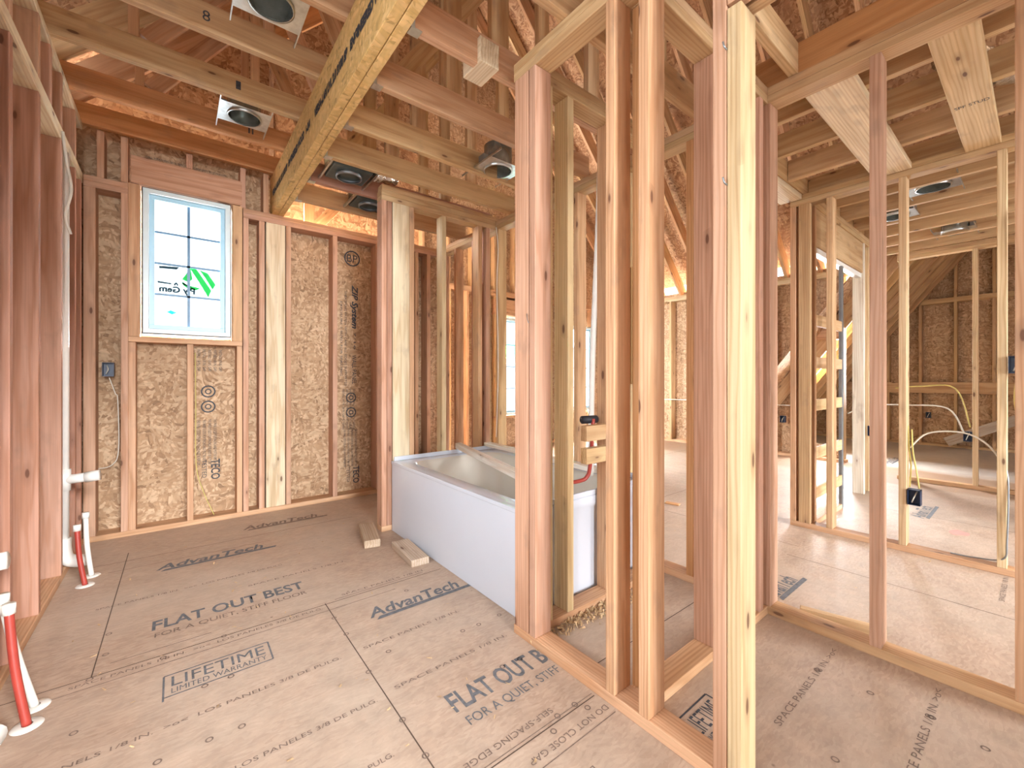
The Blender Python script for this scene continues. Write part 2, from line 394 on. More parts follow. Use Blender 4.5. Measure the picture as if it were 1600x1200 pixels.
def advantech(x, y, L_=.52, mat=INKG):
    lettering('AdvanTech', (x, y+.035, .001), .1, fr, mat, fl, width=L_*.93, height=.088, shear=.25, bold=.002)
    poly('stamp_underline', [(0, 0), (L_, 0), (L_+.01, .024), (.02, .024)], mat, fl, (x+.02, y+.004, .0012), fr)
advantech(.70, 1.89); advantech(-.09, 3.13, .58); advantech(.38, 3.58, .55, INKF)
advantech(2.75, 2.35, .6, INKG); advantech(2.72, 2.95, .6); advantech(5.6, 2.6, .7); advantech(2.34, .80, .35); advantech(4.6, .55, .5); advantech(7.2, 1.2, .7); advantech(4.0, 3.6, .7)
# rows of small instructions with nail marks
rowtxt = 'SPACE PANELS 1/8 IN.  >o<  LOS PANELES 3/8 DE PULG.'
for (x, y, W_) in ((-.42, 1.72, .93), (.60, 1.72, .45), (-.30, 1.415, .84), (.61, 1.43, .5), (-.30, 2.145, .85), (.66, 2.215, .46), (-.3, 2.80, .8), (.3, 2.62, .5), (-.2, 1.18, .7)):
    lettering(rowtxt if W_ > .6 else 'SPACE PANELS 1/8 IN.', (x, y, .001), .03, fr, INKF, fl, width=W_, height=.018)
for a in ((-.35, 2.12, .9, 2.115), (-.2, 2.25, .12, 2.25), (-.3, 3.30, .5, 3.28), (.62, 2.20, 1.1, 2.20)): fseam('printed_rule', *a, .004, INKF)
for (x, y, s) in ((1.135, .925, 'DO NOT CLOSE GAP'), (.93, .80, 'DO NOT CLOSE GAP'), (.98, 1.03, 'SELF-SPACING EDGE')):
    lettering(s, (x, y, .001), .03, (0, 0, math.pi), INKF, fl, width=.34, height=.022)
fseam('printed_rule', .55, .985, 1.14, .985, .003, INKF); fseam('printed_rule', .72, .882, 1.14, .882, .003, INKF)
for (x, y) in ((2.0, .518), (2.02, .22)):
    lettering('SPACE PANELS 1/8 IN. >o<', (x-.5, y, .001), .03, fr, INKF, fl, width=.6, height=.022)
    lettering('SPACE PANELS 1/8 IN. >o<', (3.2, y-.4, .001), .03, fr, INKF, fl, width=.5, height=.02)
def ringmark(x, y, r=.011):
    bm = bmesh.new(); n = 14; A = [bm.verts.new((r*math.cos(6.2832*k/n), r*math.sin(6.2832*k/n), 0)) for k in range(n)]
    B = [bm.verts.new((r*.62*math.cos(6.2832*k/n), r*.62*math.sin(6.2832*k/n), 0)) for k in range(n)]
    for k in range(n): bm.faces.new((A[k], A[(k+1) % n], B[(k+1) % n], B[k]))
    link('nail_mark', tomesh(bm, 'nail_mark'), INKF, fl, (x, y, .001))
for u, v in ((115, 1146), (246, 1191), (378, 1135), (327, 1156), (170, 991), (165, 1023), (140, 1062), (255, 1028), (350, 994), (522, 966), (541, 991), (607, 1018), (629, 1125), (665, 1181), (723, 986), (748, 976), (780, 961), (785, 1042), (812, 1030), (871, 1119), (865, 1143), (898, 1101), (918, 1106), (635, 923), (320, 1072), (361, 1057), (1360, 1083), (1305, 1187), (1277, 1047), (1456, 1121), (1540, 1170), (576, 1050)):
    ringmark(*at(u, v))
poly('marking_paint', [(.07*math.cos(a)*(1+.25*math.sin(3*a)), .05*math.sin(a)) for a in [i*.3 for i in range(21)]], PINKM, fl, (*at(1499, 833), .001), fr)
# wood crumbs and dust heaps, uncountable
bm = bmesh.new()
for i in range(420):
    cx, cy = random.choice(((1.62, 1.32), (1.45, 1.33), (1.75, 1.30), (1.3, 1.31), (1.55, 1.28)))
    x = cx+random.gauss(0, .07); y = min(1.335, cy+random.gauss(0, .02)); z = .002+abs(random.gauss(0, .006)); s = random.uniform(.002, .007)
    M = Matrix.Translation((x, y, z)) @ Euler((random.random()*6, random.random()*6, random.random()*6)).to_matrix().to_4x4()
    vs = [bm.verts.new(M @ Vector(p)) for p in ((-s*2, -s*.7, 0), (s*2, -s*.7, s*.6), (s*2, s*.7, 0), (-s*2, s*.7, s*.6))]; bm.faces.new(vs)
tag(link('wood_shavings', tomesh(bm, 'wood_shavings'), SHAV), 'heap of curled wood shavings against the plate between chase and bathtub', 'wood shavings', kind='stuff')
bm = bmesh.new()
for i in range(150):
    x = random.uniform(-.4, 1.1); y = random.uniform(.8, 3.6)
    if i > 90: x = random.uniform(2.4, 6); y = random.uniform(-.5, 4)
    if math.hypot(x-1.05, y-2.7) < .3 or math.hypot(x-1.1, y-2.5) < .35: x -= .6
    s = random.uniform(.002, .006)
    M = Matrix.Translation((x, y, .003)) @ Euler((random.uniform(-.4, .4), random.uniform(-.4, .4), random.random()*6)).to_matrix().to_4x4()
    vs = [bm.verts.new(M @ Vector(p)) for p in ((-s*2, -s*.6, 0), (s*2, -s*.6, 0), (s*2, s*.6, s*.4), (-s*2, s*.6, 0))]; bm.faces.new(vs)
tag(link('sawdust_crumbs', tomesh(bm, 'sawdust_crumbs'), SHAV), 'sawdust crumbs scattered on the subfloor', 'sawdust', kind='stuff')

# ================================================================== WALL LEFT (exterior, taller)
def struct(name, loc, label=None):
    o = bpy.data.objects.new(name, None); C.objects.link(o); o.location = loc; o['kind'] = 'structure'
    return o
LX = -.485
wl = struct('wall_left', (LX, 1.4, 0))
boxes('sheathing', [(LX-D6-.012, LX-D6, -1.9, -.28, 0, 2.95), (LX-D6-.012, LX-D6, 1.80, 4.13, 0, 2.95), (LX-D6-.012, LX-D6, -.28, 1.80, 0, .8), (LX-D6-.012, LX-D6, -.28, 1.80, 2.2, 2.95)], OSB, wl)  # unseen opening near the camera, added to admit light from the left
board('sill_plate', LX-D6, LX, -.28, 1.80, .762, .80, FIR, wl)
board('bottom_plate', LX-D6, LX, -1.9, 3.98, 0, ZP, FIR, wl)
board('top_plate', LX-D6, LX, -1.9, 3.97, 2.40, ZT-.0, CREAM, wl); 
board('upper_plate', LX-D6, LX, -1.9, 3.97, 2.755, 2.793, CREAM, wl)
for i, y in enumerate((-1.5, -1.1, -.7, -.32, 1.82, 2.24, 2.40, 2.82, 3.30, 3.70, 3.90)):
    board('stud', LX-D6, LX, y, y+ST, ZP, 2.40, (RED, (.50, .27, .18), PINK)[i % 3], wl)
for y in (1.82, 2.24, 2.40, 2.82, 3.05, 3.30, 3.70):
    board('short_stud', LX-D6, LX, y, y+ST, ZT, 2.755, PINK, wl)

# ================================================================== WALL BACK (exterior) with window 1
BY = 3.98
wb = struct('wall_back', (.6, BY, 0))
wx0, wx1, wz0, wz1 = -.195, .345, 1.42, 2.475
boxes('sheathing', [(-.64, wx0, BY+D6, BY+D6+.012, 0, 2.95), (wx1, 2.3, BY+D6, BY+D6+.012, 0, 2.467), (wx0, wx1, BY+D6, BY+D6+.012, 0, wz0), (wx0, wx1, BY+D6, BY+D6+.012, wz1, 2.95), (wx1, .72, BY+D6, BY+D6+.012, 2.467, 2.95)], OSB, wb)
board('bottom_plate', LX, 2.16, BY, BY+D6, 0, ZP, FIR, wb)
def bstud(x0, x1, z0=ZP, z1=ZU, tone=FIR, name='stud', y0=0): board(name, x0, x1, BY+y0, BY+D6, z0, z1, tone, wb)
bstud(-.485, -.425, tone=PINK); bstud(-.30, -.262, z1=wz1+.0, tone=PINK); bstud(-.262, -.222, z1=1.36, tone=FIR)
bstud(-.262, -.20, z0=1.40, z1=2.475, tone=FIR, name='jack_stud')
bstud(.065, .103, z1=1.36, tone=FIR); bstud(.377, .415, z1=1.36, tone=FIR); bstud(.35, .415, z0=1.40, z1=2.475, tone=FIR, name='jack_stud')
bstud(.42, .458, tone=PINK, z1=2.391); bstud(.53, .57, tone=PINK)
board('sill_plate', -.262, .415, BY-.001, BY+D6, 1.362, 1.40, FIR, wb)
board('header', -.25, .415, BY, BY+D4, 2.48, 2.675, PINK, wb); 

board('top_plate', -.485, -.262, BY-.001, BY+D6, ZU, ZU+ST, PINK, wb); board('top_plate', -.485, -.262, BY-.001, BY+D6, ZU+ST, ZT, PINK, wb)
board('top_plate', .42, 2.16, BY-.001, BY+D6, ZU, ZU+ST, PINK, wb); board('top_plate', .42, 2.16, BY-.001, BY+D6, ZU+ST, ZT, PINK, wb)
for x in (-.42, -.30, .06, .40, .56):
    board('short_stud', x, x+ST, BY, BY+D6, ZT if not -.25 < x < .38 else 2.676, 2.785, PINK, wb)
bstud(.58, .722, tone=CREAM, y0=.0, name='stud'); bstud(.728, .766, tone=PINK)
bstud(1.105, 1.145, tone=PINK); bstud(1.50, 1.54, tone=PINK); bstud(1.72, 1.76); bstud(1.905, 1.943, tone=FIR); bstud(2.04, 2.08)
# stamps on the inner faces of the panels (printed sideways)
rw = (math.pi/2, math.pi/2, 0)   # reads downwards
rwn = Euler((math.pi/2, 0, 0)).to_matrix() @ Euler((0, 0, -math.pi/2)).to_matrix()
RW = rwn.to_euler()
yb = BY+D6-.0015
def wstamp(s, x, z, size, w_, h_=None, mat=INK, bold=0, shear=0): return lettering(s, (x, yb, z), size, RW, mat, wb, width=w_, height=h_, bold=bold, shear=shear)
for bx_, zt, big in ((1.30, 2.28, True), (.19, 1.30, False)):
    if big:
        wstamp('ZIP System', bx_+.02, zt-.28, .1, .42, .075, bold=.003, shear=.3)
        for k, (o_, l_, s_) in enumerate(((-.05, .9, 'SHEATHING FASTEN WITH CARE ALL EDGES SUPPORTED'), (-.09, .7, 'EXPOSURE 1 SIZED FOR SPACING'), (.035, .35, 'wall 7/16'))):
            wstamp(s_, bx_+o_, zt-.35-.1*k, .03, l_, .02)
        wstamp('WALL PANEL', bx_+.02, zt-.95, .05, .28, .04)
        for k in range(4): wstamp('INSTALL WITH 1/8 IN. GAP AT EDGES', bx_-.07+.032*k, zt-1.28, .03, .38, .02)
    for k in range(4): wstamp('THIS PANEL IS SIZED FOR SPACING AND MUST BE KEPT DRY', bx_-.06+.035*k, zt-(1.66 if big else .52), .03, .36, .02)
    wstamp('TECO', bx_+.03, zt-(2.02 if big else .84), .1, .16, .06, bold=.002); wstamp('TESTED', bx_-.03, zt-(2.02 if big else .84), .05, .14, .03)
    for k, zz in enumerate((zt-(1.36 if big else .30), zt-(1.50 if big else .42))):
        bm = bmesh.new(); n = 20
        for R1, R2 in ((.048, .038), (.022, .014)):
            A = [bm.verts.new((R1*math.cos(6.2832*i/n), R1*math.sin(6.2832*i/n), 0)) for i in range(n)]; B = [bm.verts.new((R2*math.cos(6.2832*i/n), R2*math.sin(6.2832*i/n), 0)) for i in range(n)]
            for i in range(n): bm.faces.new((A[i], A[(i+1) % n], B[(i+1) % n], B[i]))
        o = link('printed_seal', tomesh(bm, 'printed_seal'), INK, wb, (bx_+.01, yb, zz)); o.rotation_euler = (math.pi/2, 0, 0)
for k in range(5): wstamp('INSTALL 1/8 IN. GAP', bx_-.06+.035*k, 1.33, .03, .17, .02)
bm = bmesh.new(); n = 24
for R1, R2 in ((.075, .062),):
    A = [bm.verts.new((R1*math.cos(6.2832*i/n), R1*math.sin(6.2832*i/n), 0)) for i in range(n)]; B = [bm.verts.new((R2*math.cos(6.2832*i/n), R2*math.sin(6.2832*i/n), 0)) for i in range(n)]
    for i in range(n): bm.faces.new((A[i], A[(i+1) % n], B[(i+1) % n], B[i]))
o = link('printed_seal', tomesh(bm, 'printed_seal'), INK, wb, (1.32, yb, 2.25)); o.rotation_euler = (math.pi/2, 0, 0)
lettering('BP', (1.27, yb, 2.215), .1, (math.pi/2, 0, 0), INK, wb, width=.1, height=.07)
for k in range(3): lettering('WALL SHEATHING 24/16 EXPOSURE 1 CONFORMS TO STANDARD', (-.20+.01*k, yb, 2.70+.018*k), .03, (math.pi/2, 0, 0), INK, wb, width=.5, height=.013)

# window 1
def window(name, x0, x1, z0, z1, y, cols, rows, sticker=True):
    W = struct(name, ((x0+x1)/2, y, z0))
    f = .038
    def ring(nm, a, d0, d1, wdt, mat):
        boxes(nm, [(x0+a, x1-a, d0, d1, z1-a-wdt, z1-a), (x0+a, x1-a, d0, d1, z0+a, z0+a+wdt), (x0+a, x0+a+wdt, d0, d1, z0+a+wdt, z1-a-wdt), (x1-a-wdt, x1-a, d0, d1, z0+a+wdt, z1-a-wdt)], mat, W, .002)
    ring('flashing_tape', .004, y+.001, y+.008, .006, BLACK)
    ring('frame', .010, y-.006, y+.10, .032, VINYL)
    ring('sash', .044, y+.02, y+.075, .030, VINYLB)
    gx0, gx1, gz0, gz1 = x0+.074, x1-.074, z0+.074, z1-.074
    boxes('pane', [(gx0, gx1, y+.050, y+.054, gz0, gz1)], GLASS, W)
    bars = []
    for c in range(1, cols): xx = gx0+(gx1-gx0)*c/cols; bars.append((xx-.009, xx+.009, y+.040, y+.048, gz0, gz1))
    for r in range(1, rows): zz = gz0+(gz1-gz0)*r/rows; bars.append((gx0, gx1, y+.040, y+.048, zz-.0075, zz+.0075))
    boxes('grille', bars, BAR, W)
    return W, gx0, gx1, gz0, gz1
W1_, gx0, gx1, gz0, gz1 = window('window_1', wx0, wx1, wz0, wz1, BY+.01, 2, 4)
hh = (gz1-gz0)/4; yz = BY+.01+.056
R1 = (math.pi/2, 0, 0)
# manufacturer label seen from behind, so it reads mirrored
gw = gx1-gx0; zs = gz0+hh
def P(lst, mat, nm='label_print'): return poly(nm, [(a*gw, b*hh) for a, b in lst], mat, W1_, (gx0, yz, zs), R1)
P([(.03, .03), (.98, .03), (.98, .97), (.03, .97)], FILMT, 'label_film').location.y += .001
P([(.40, .58), (.53, .97), (.56, .62), (.50, .50)], GREENT); P([(.40, .50), (.40, .42), (.68, .34), (.62, .26), (.5, .27), (.42, .38)], GREENT)
P([(.52, .98), (.62, .98), (.86, .30), (.81, .06), (.66, .55)], GREENT); P([(.67, .96), (.80, .88), (.93, .52), (.88, .34), (.76, .72)], GREENT)
P([(.06, .93), (.36, .97), (.32, .88), (.06, .86)], GREYT); P([(.04, .44), (.24, .41), (.24, .37), (.04, .38)], GREYT); P([(.02, .03), (.98, .03), (.98, .0), (.02, .0)], GREYT)
P([(.28, .40), (.31, .46), (.34, .40), (.34, .34), (.32, .34), (.32, .38), (.30, .38), (.30, .34), (.28, .34)], GREYT)
o = lettering('Ply Gem', (gx0+gw*.60, yz-.0005, zs+hh*.12), .1, R1, GREYT, W1_, width=gw*.54, height=hh*.27, bold=.004)
o.scale.x = -1
P([(.17, -.55), (.23, -.48), (.32, -.55), (.25, -.62)], CYANT)

# ================================================================== generic interior partitions
def partition(label, axis, c0, c1, a0, a1, studs, gaps=(), name='stud_wall', top=True, bottom=True, tops=None, depth=D4):
    """c0..c1 thickness range, a0..a1 run range; studs: (pos, tone[, thickness])"""
    loc = ((c0+c1)/2, (a0+a1)/2, 0) if axis == 'Y' else ((a0+a1)/2, (c0+c1)/2, 0)
    W = thing(name, label, 'stud wall', loc)
    def b(nm, s0, s1, z0, z1, tone):
        if axis == 'Y': return board(nm, c0, c1, s0, s1, z0, z1, tone, W)
        return board(nm, s0, s1, c0, c1, z0, z1, tone, W)
    if bottom: b('bottom_plate', a0, a1, 0, ZP, FIR)
    if top:
        t0, t1 = tops or (a0, a1)
        b('top_plate', t0, t1, ZU, ZU+ST-.001, TAN); b('top_plate', t0, t1, ZU+ST, ZT, TAN)
    for s in studs:
        p, tone = s[0], s[1]; th = s[2] if len(s) > 2 else ST
        b('stud', p, p+th, ZP if bottom else 0, ZU, tone)
    return W, b
# wall A1: front wall of the narrow chase, its end nearest the camera frames a doorway
X1 = 1.15
wa, fa = partition('stud wall with doorway end nearest the camera, centre of the photo', 'Y', X1, X1+D4, .493, 1.434,
    [(.526, PINK), (.763, FIR), (.894, FIR), (1.293, PINK)], tops=(-1.6, 1.434))
board('end_stud', X1, X1+ST, 1.336, 1.426, ZP, ZU, PINK, wa)
board('jack_stud', X1, X1+D4, .488, .525, 0, 2.09, (.60, .46, .27), wa, label='pale knotty jack stud')
board('header', X1, X1+ST, -1.2, .525, 2.10, 2.34, FIR, wa); board('header', X1+.051, X1+D4, -1.2, .525, 2.10, 2.34, TAN, wa)
board('king_stud', X1, X1+D4, -1.28, -1.242, 0, ZU, FIR, wa)
# cross wall A between the two chases
wc, fc_ = partition('short cross wall of studs standing between the two long stud walls, right of the chase', 'X', .802, .892, X1+D4, 2.17,
    [(1.245, ORANGE), (1.66, PINK), (2.08, PINK)])
board('patch_block', 1.244, 1.30, .8925, .925, 1.085, 1.494, (.68, .46, .19), wc, label='yellow patch block')
# cross wall B at the near end of the tub
wbn, fb_ = partition('cross wall of studs at the near end of the white bathtub', 'X', 1.345, 1.434, X1+D4, 2.17,
    [(1.262, PALE), (1.395, PALE), (1.70, FIR), (2.125, FIR)])
board('blocking', 1.54, 1.70, 1.36, 1.40, .80, .875, TAN, wbn); board('blocking', 1.54, 1.70, 1.36, 1.40, .69, .765, TAN, wbn)
# wall C at the far end of the tub
wcn, fcn = partition('stud wall closing the far end of the white bathtub', 'X', 2.955, 3.044, 1.155, 2.17,
    [(1.155, PINK), (1.195, RED), (1.37, FIR), (1.645, PALE), (1.99, FIR), (2.07, PINK)])
board('backing_board', 1.238, 1.368, 2.953, 2.99, ZP, ZU, CREAM, wcn, label='wide pale backing board')
board('doubled_plate', 1.16, 2.26, 2.957, 3.042, ZT+.001, ZT+ST, TAN, wcn)
# wall D: long wall at x 2.17, behind tub and chases and on to the right
X2 = 2.17
wd_, fd = partition('long stud wall running behind the bathtub toward the back wall', 'Y', X2, X2+D4, .93, BY,
    [(1.17, ORANGE), (1.60, PALE), (2.00, FIR), (2.40, PINK), (2.915, TAN), (3.15, TAN), (3.30, PINK), (3.62, FIR), (3.9, PINK)])
we_, fe = partition('stud wall right of the near pale post, seen through to the dark rooms', 'Y', X2, X2+D4, -1.5, .93,
    [(.89, FIR), (.792, PINK), (.395, PINK), (.02, FIR), (-.38, PINK)])
board('rim_board', X2+.01, X2+.05, -1.5, 1.1, ZT, ZT+.14, ORANGE, we_)
# wall E: second wall of the right hand room
X3 = 3.63
wf, ff = partition('stud wall behind the right room, carrying a dark outlet box', 'Y', X3, X3+D4, -1.5, 1.19,
    [(1.152, FIR), (.925, TAN), (.54, PALE), (.125, PALE), (-.3, TAN)])
board('wide_stud', X3, X3+.04, 1.06, 1.135, ZP, ZU, TAN, wf)
# wall F: pocket door wall running away from it
wg, fg = partition('wall with a pocket door frame and deep header in the far room', 'X', 1.06, 1.15, X3+D4, 5.35,
    [(3.73, FIR), (5.12, WHITE), (5.30, PALE)], bottom=False)
board('bottom_plate', X3+D4, 4.42, 1.06, 1.15, 0, ZP, FIR, wg)
board('header', 3.77, 5.12, 1.07, 1.14, 2.11, ZU, TAN, wg)
boxes('door_track', [(3.77, 5.12, 1.08, 1.13, 2.065, 2.108)], PVC, wg, .003)
boxes('steel_split_stud', [(4.42, 4.46, 1.06, 1.085, 0, 2.06), (4.42, 4.46, 1.125, 1.15, 0, 2.06)], STEELD, wg, .002)
for z in (.20, .50, .86, 1.18, 1.50):
    board('blocking', 3.77, 4.42, 1.06, 1.08, z, z+.085, TAN, wg)
# wall G far
X4 = 6.2
wh, fh = partition('far low lit partition of thin studs before the dark gable', 'Y', X4, X4+D4, -2, 1.0,
    [(.93, WHITE), (.40, PALE), (.22, GREY), (-.2, PALE), (-.6, TAN)])

# knee wall of the long room on the right
X5 = 6.8
wk = struct('wall_right', (X5, 3.3, 0))
boxes('sheathing', [(X5+D6, X5+D6+.012, 2.12, 5.3, 0, 2.6), (X5+D6, X5+D6+.012, 1.66, 2.12, 0, .2), (X5+D6, X5+D6+.012, 1.66, 2.12, 1.62, 2.6)], OSB, wk)
board('bottom_plate', X5, X5+D6, 1.6, 5.2, 0, ZP, FIR, wk); board('top_plate', X5, X5+D6, 1.6, 5.2, 2.45, 2.53, PALE, wk)
for i, y in enumerate((1.62, 2.12, 2.44, 2.84, 3.25, 3.66, 4.06, 4.47, 4.87)): board('stud', X5, X5+D6, y, y+ST, ZP, 2.45, (TAN, ORANGE)[i % 2], wk)
board('header', X5, X5+D6, 1.66, 2.12, 1.62, 1.80, FIR, wk)
RK = (Euler((0, 0, -math.pi/2)).to_matrix() @ Euler((math.pi/2, 0, 0)).to_matrix()).to_euler()
for y in (4.2, 3.79, 3.2): 
    for z in (1.62, .75, 2.1): lettering('ZIP System', (X5+D6-.002, y, z), .05, RK, INK, wk, width=.16, height=.04, shear=.3)

# far gable end of the long room, with window 2
GY = 5.2
wgb = struct('wall_gable', (4.5, GY, 0))
holes = [(3.885, 4.60), (5.35, 6.05)]
xs = [1.9, 3.885, 4.60, 5.35, 6.05, 6.95]; lst = []
for i in range(5):
    if i in (1, 3): lst += [(xs[i], xs[i+1], GY+D6, GY+D6+.012, 0, .525), (xs[i], xs[i+1], GY+D6, GY+D6+.012, 2.05, 2.45)]
    else: lst.append((xs[i], xs[i+1], GY+D6, GY+D6+.012, 0, 2.45))
boxes('sheathing', lst, OSB, wgb)
poly('gable_sheathing', [(0, 0), (5.2, 0), (5.2, .32), (1.15, 4.55), (0, 3.45)], OSB, wgb, (1.9, GY+D6+.012, 2.45), (math.pi/2, 0, 0), .012)
board('bottom_plate', 1.9, 6.8, GY, GY+D6, 0, ZP, FIR, wgb); board('top_plate', 1.9, 6.8, GY, GY+D6, 2.37, 2.45, FIR, wgb)
for i, x in enumerate((2.0, 2.35, 2.68, 3.0, 3.30, 3.6, 3.84, 4.60, 4.95, 5.31, 6.05, 6.4)):
    board('stud', x, x+ST, GY, GY+D6, ZP, 2.37, (TAN, FIR, ORANGE)[i % 3], wgb)
for x in (2.2, 2.6, 3.0, 3.4, 3.8, 4.2, 4.6): board('gable_stud', x, x+ST, GY+.02, GY+D6, 2.45, 3.6, TAN, wgb)
board('header', 3.84, 4.64, GY, GY+D6, 2.09, 2.33, FIR, wgb); board('sill_plate', 3.84, 4.64, GY, GY+D6, .48, .518, FIR, wgb)
W2_, h0, h1, k0, k1 = window('window_2', 3.885, 4.60, .525, 2.05, GY+.01, 2, 4)
poly('label_print', [(0, 0), (.24, .05), (.28, .24), (.1, .26)], GREENT, W2_, (h0+.03, GY+.067, k0+.80), R1)
poly('label_print', [(0, 0), (.4, 0), (.4, .03), (0, .03)], GREYT, W2_, (h0+.02, GY+.067, k0+.72), R1)
window('added_window_3', 5.35, 6.05, .525, 2.05, GY+.01, 2, 4)  # unseen second gable window, added to brighten the long room

wbk = struct('wall_rear', (5.5, -2.4, 0))
boxes('sheathing', [(1.25, 2.3, -2.412, -2.4, 0, 6.9), (4.6, 9.9, -2.412, -2.4, 0, 6.9), (2.3, 4.6, -2.412, -2.4, 2.467, 6.9), (-.64, 1.25, -1.75, -1.74, 2.75, 6.9)], OSB, wbk)  # gaps behind the camera are added to let light in
for i in (0, 1, 2, 8, 9, 10, 11, 12, 13, 14, 15, 16, 17, 18, 19): board('stud', 1.3+i*.42, 1.338+i*.42, -2.4, -2.31, 0, 2.467, FIR, wbk)

# dark gable of the right wing
X6 = 9.7
wr = struct('wall_far', (X6, .4, 0))
boxes('sheathing', [(X6+D6, X6+D6+.012, -3, 3.2, 0, 5)], OSB, wr)
board('bottom_plate', X6, X6+D6, -2.5, 2.9, 0, ZP, TAN, wr)
board('mid_plate', X6, X6+D6, -2.5, 2.9, 2.32, 2.40, TAN, wr)
board('nailing_board', X6-.04, X6, -2.5, 2.9, .86, 1.04, TAN, wr)
for i in range(13): board('stud', X6, X6+D6, -2.4+i*.406, -2.4+i*.406+ST, ZP, 2.32, TAN, wr)
for i in range(11): board('gable_stud', X6, X6+D6, -2.4+i*.406, -2.4+i*.406+ST, 2.40, 4.2, TAN, wr)
stick('brace', (9.5, .95, .10), (9.5, .15, .55), .038, .14, GREY, wr)

# ================================================================== CEILING: roof with rafters
rf = struct('ceiling', (3.05, 2.0, 5))
def roofplane(nm, quad, th=.012):
    bm = bmesh.new(); c = Vector((3.05, 2, 5)); vs = [bm.verts.new(Vector(p)-c) for p in quad]; f = bm.faces.new(vs)
    r = bmesh.ops.extrude_face_region(bm, geom=[f])
    for v in r['geom']:
        if isinstance(v, bmesh.types.BMVert): v.co.z += th
    bmesh.ops.recalc_face_normals(bm, faces=bm.faces)
    return link(nm, tomesh(bm, nm), OSBROOF, rf, c)
RZ = 3.09; XR = 3.05; ZR = RZ+(XR+.9)
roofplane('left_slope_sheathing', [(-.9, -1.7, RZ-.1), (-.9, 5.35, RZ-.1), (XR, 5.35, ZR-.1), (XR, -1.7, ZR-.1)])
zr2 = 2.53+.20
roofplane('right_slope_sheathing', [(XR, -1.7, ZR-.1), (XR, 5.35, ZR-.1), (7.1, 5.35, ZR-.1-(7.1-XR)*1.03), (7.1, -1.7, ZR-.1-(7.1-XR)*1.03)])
sl = 1.03
for i in range(13):
    y = -.9+i*.49
    stick('rafter', (-.62, y, 2.95), (XR-.02, y, ZR-.27), .038, .184, (TAN, FIR, ORANGE)[i % 3], rf)
for i in range(11):
    y = 1.08+i*.406
    stick('rafter', (7.0, y, 2.53-.0), (XR+.02, y, ZR-.27), .038, .184, (FIR, TAN)[i % 2], rf)
board('ridge_board', XR-.019, XR+.019, -1.7, 5.3, ZR-.42, ZR-.13, TAN, rf)
# right wing roof, falling away toward the far side
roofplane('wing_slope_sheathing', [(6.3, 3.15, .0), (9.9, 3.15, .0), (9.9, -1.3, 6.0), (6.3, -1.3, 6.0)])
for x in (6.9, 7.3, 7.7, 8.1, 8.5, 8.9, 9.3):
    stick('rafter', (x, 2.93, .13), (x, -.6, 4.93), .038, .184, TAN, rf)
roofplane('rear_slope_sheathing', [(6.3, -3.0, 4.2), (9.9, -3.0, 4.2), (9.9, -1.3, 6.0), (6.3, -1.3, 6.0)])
# gable panel over the back wall, set out beyond the wall with an open soffit between
boxes('gable_sheathing', [(-.64, .66, BY+D6+.25, BY+D6+.262, 2.78, 4.0), (.66, 2.3, 4.85, 4.862, 2.52, 6.2)], OSBROOF, rf)
boxes('eave_return_sheathing', [(.66, .672, BY+D6+.012, 4.85, 2.78, 4.5)], OSBROOF, rf)
# truss webs standing over the left joists
for y in (1.58, 2.07, 2.56, 3.05, 3.54):
    board('truss_web', -.20, -.155, y-.035, y+.003, ZJ+.14, 3.36, FIR, rf)
    board('truss_web', .36, .405, y-.035, y+.003, ZJ+.14, 3.9, FIR, rf)
    stick('truss_web', (-.12, y-.016, ZJ+.15), (.36, y-.016, 3.60), .036, .089, FIR, rf)
    stick('truss_web', (.42, y-.016, 3.75), (.80, y-.016, ZJ+.15), .036, .089, FIR, rf)
for y in (.75, 1.15, 1.56, 1.96, 2.37, 2.77, 3.18, 3.58):
    board('truss_web', 1.10, 1.19, y-.035, y+.003, ZT+.14, 4.6, TAN, rf)
    board('truss_web', 1.74, 1.83, y-.035, y+.003, ZT+.14, 5.2, TAN, rf)
for y in (1.0, 2.2, 3.4):
    stick('truss_web', (.95, y, 2.75), (2.1, y+.1, 4.4), .036, .089, TAN, rf)
stick('truss_web', (.98, 4.3, 2.52), (.98, 4.3, 3.2), .089, .038, FIR, rf); stick('truss_web', (1.02, 4.3, 2.52), (1.5, 4.3, 3.1), .036, .089, FIR, rf)

# ================================================================== laminated beam
LB = thing('laminated_beam', 'thick yellow laminated veneer beam crossing the ceiling with black lettering', 'beam', (.665, 2, ZT))
b1 = board('beam_ply', .622, .666, -1.6, 4.06, ZT, ZT+.316, (1, 1, 1), LB, LVL)
b2 = board('beam_ply', .669, .712, -1.6, 4.06, ZT, ZT+.316, (1, 1, 1), LB, LVL)
RB = (Euler((0, 0, -math.pi/2)).to_matrix() @ Euler((math.pi/2, 0, 0)).to_matrix()).to_euler()
s_ = 'VERSA-LAM LVL 2.0 3100 SP   ENGINEERED WOOD   1-3/4   '
for k in range(3):
    lettering(s_, (.6205, 3.95-k*1.35, ZT+.13), .05, RB, INK, LB, width=1.25, height=.055, bold=.004)

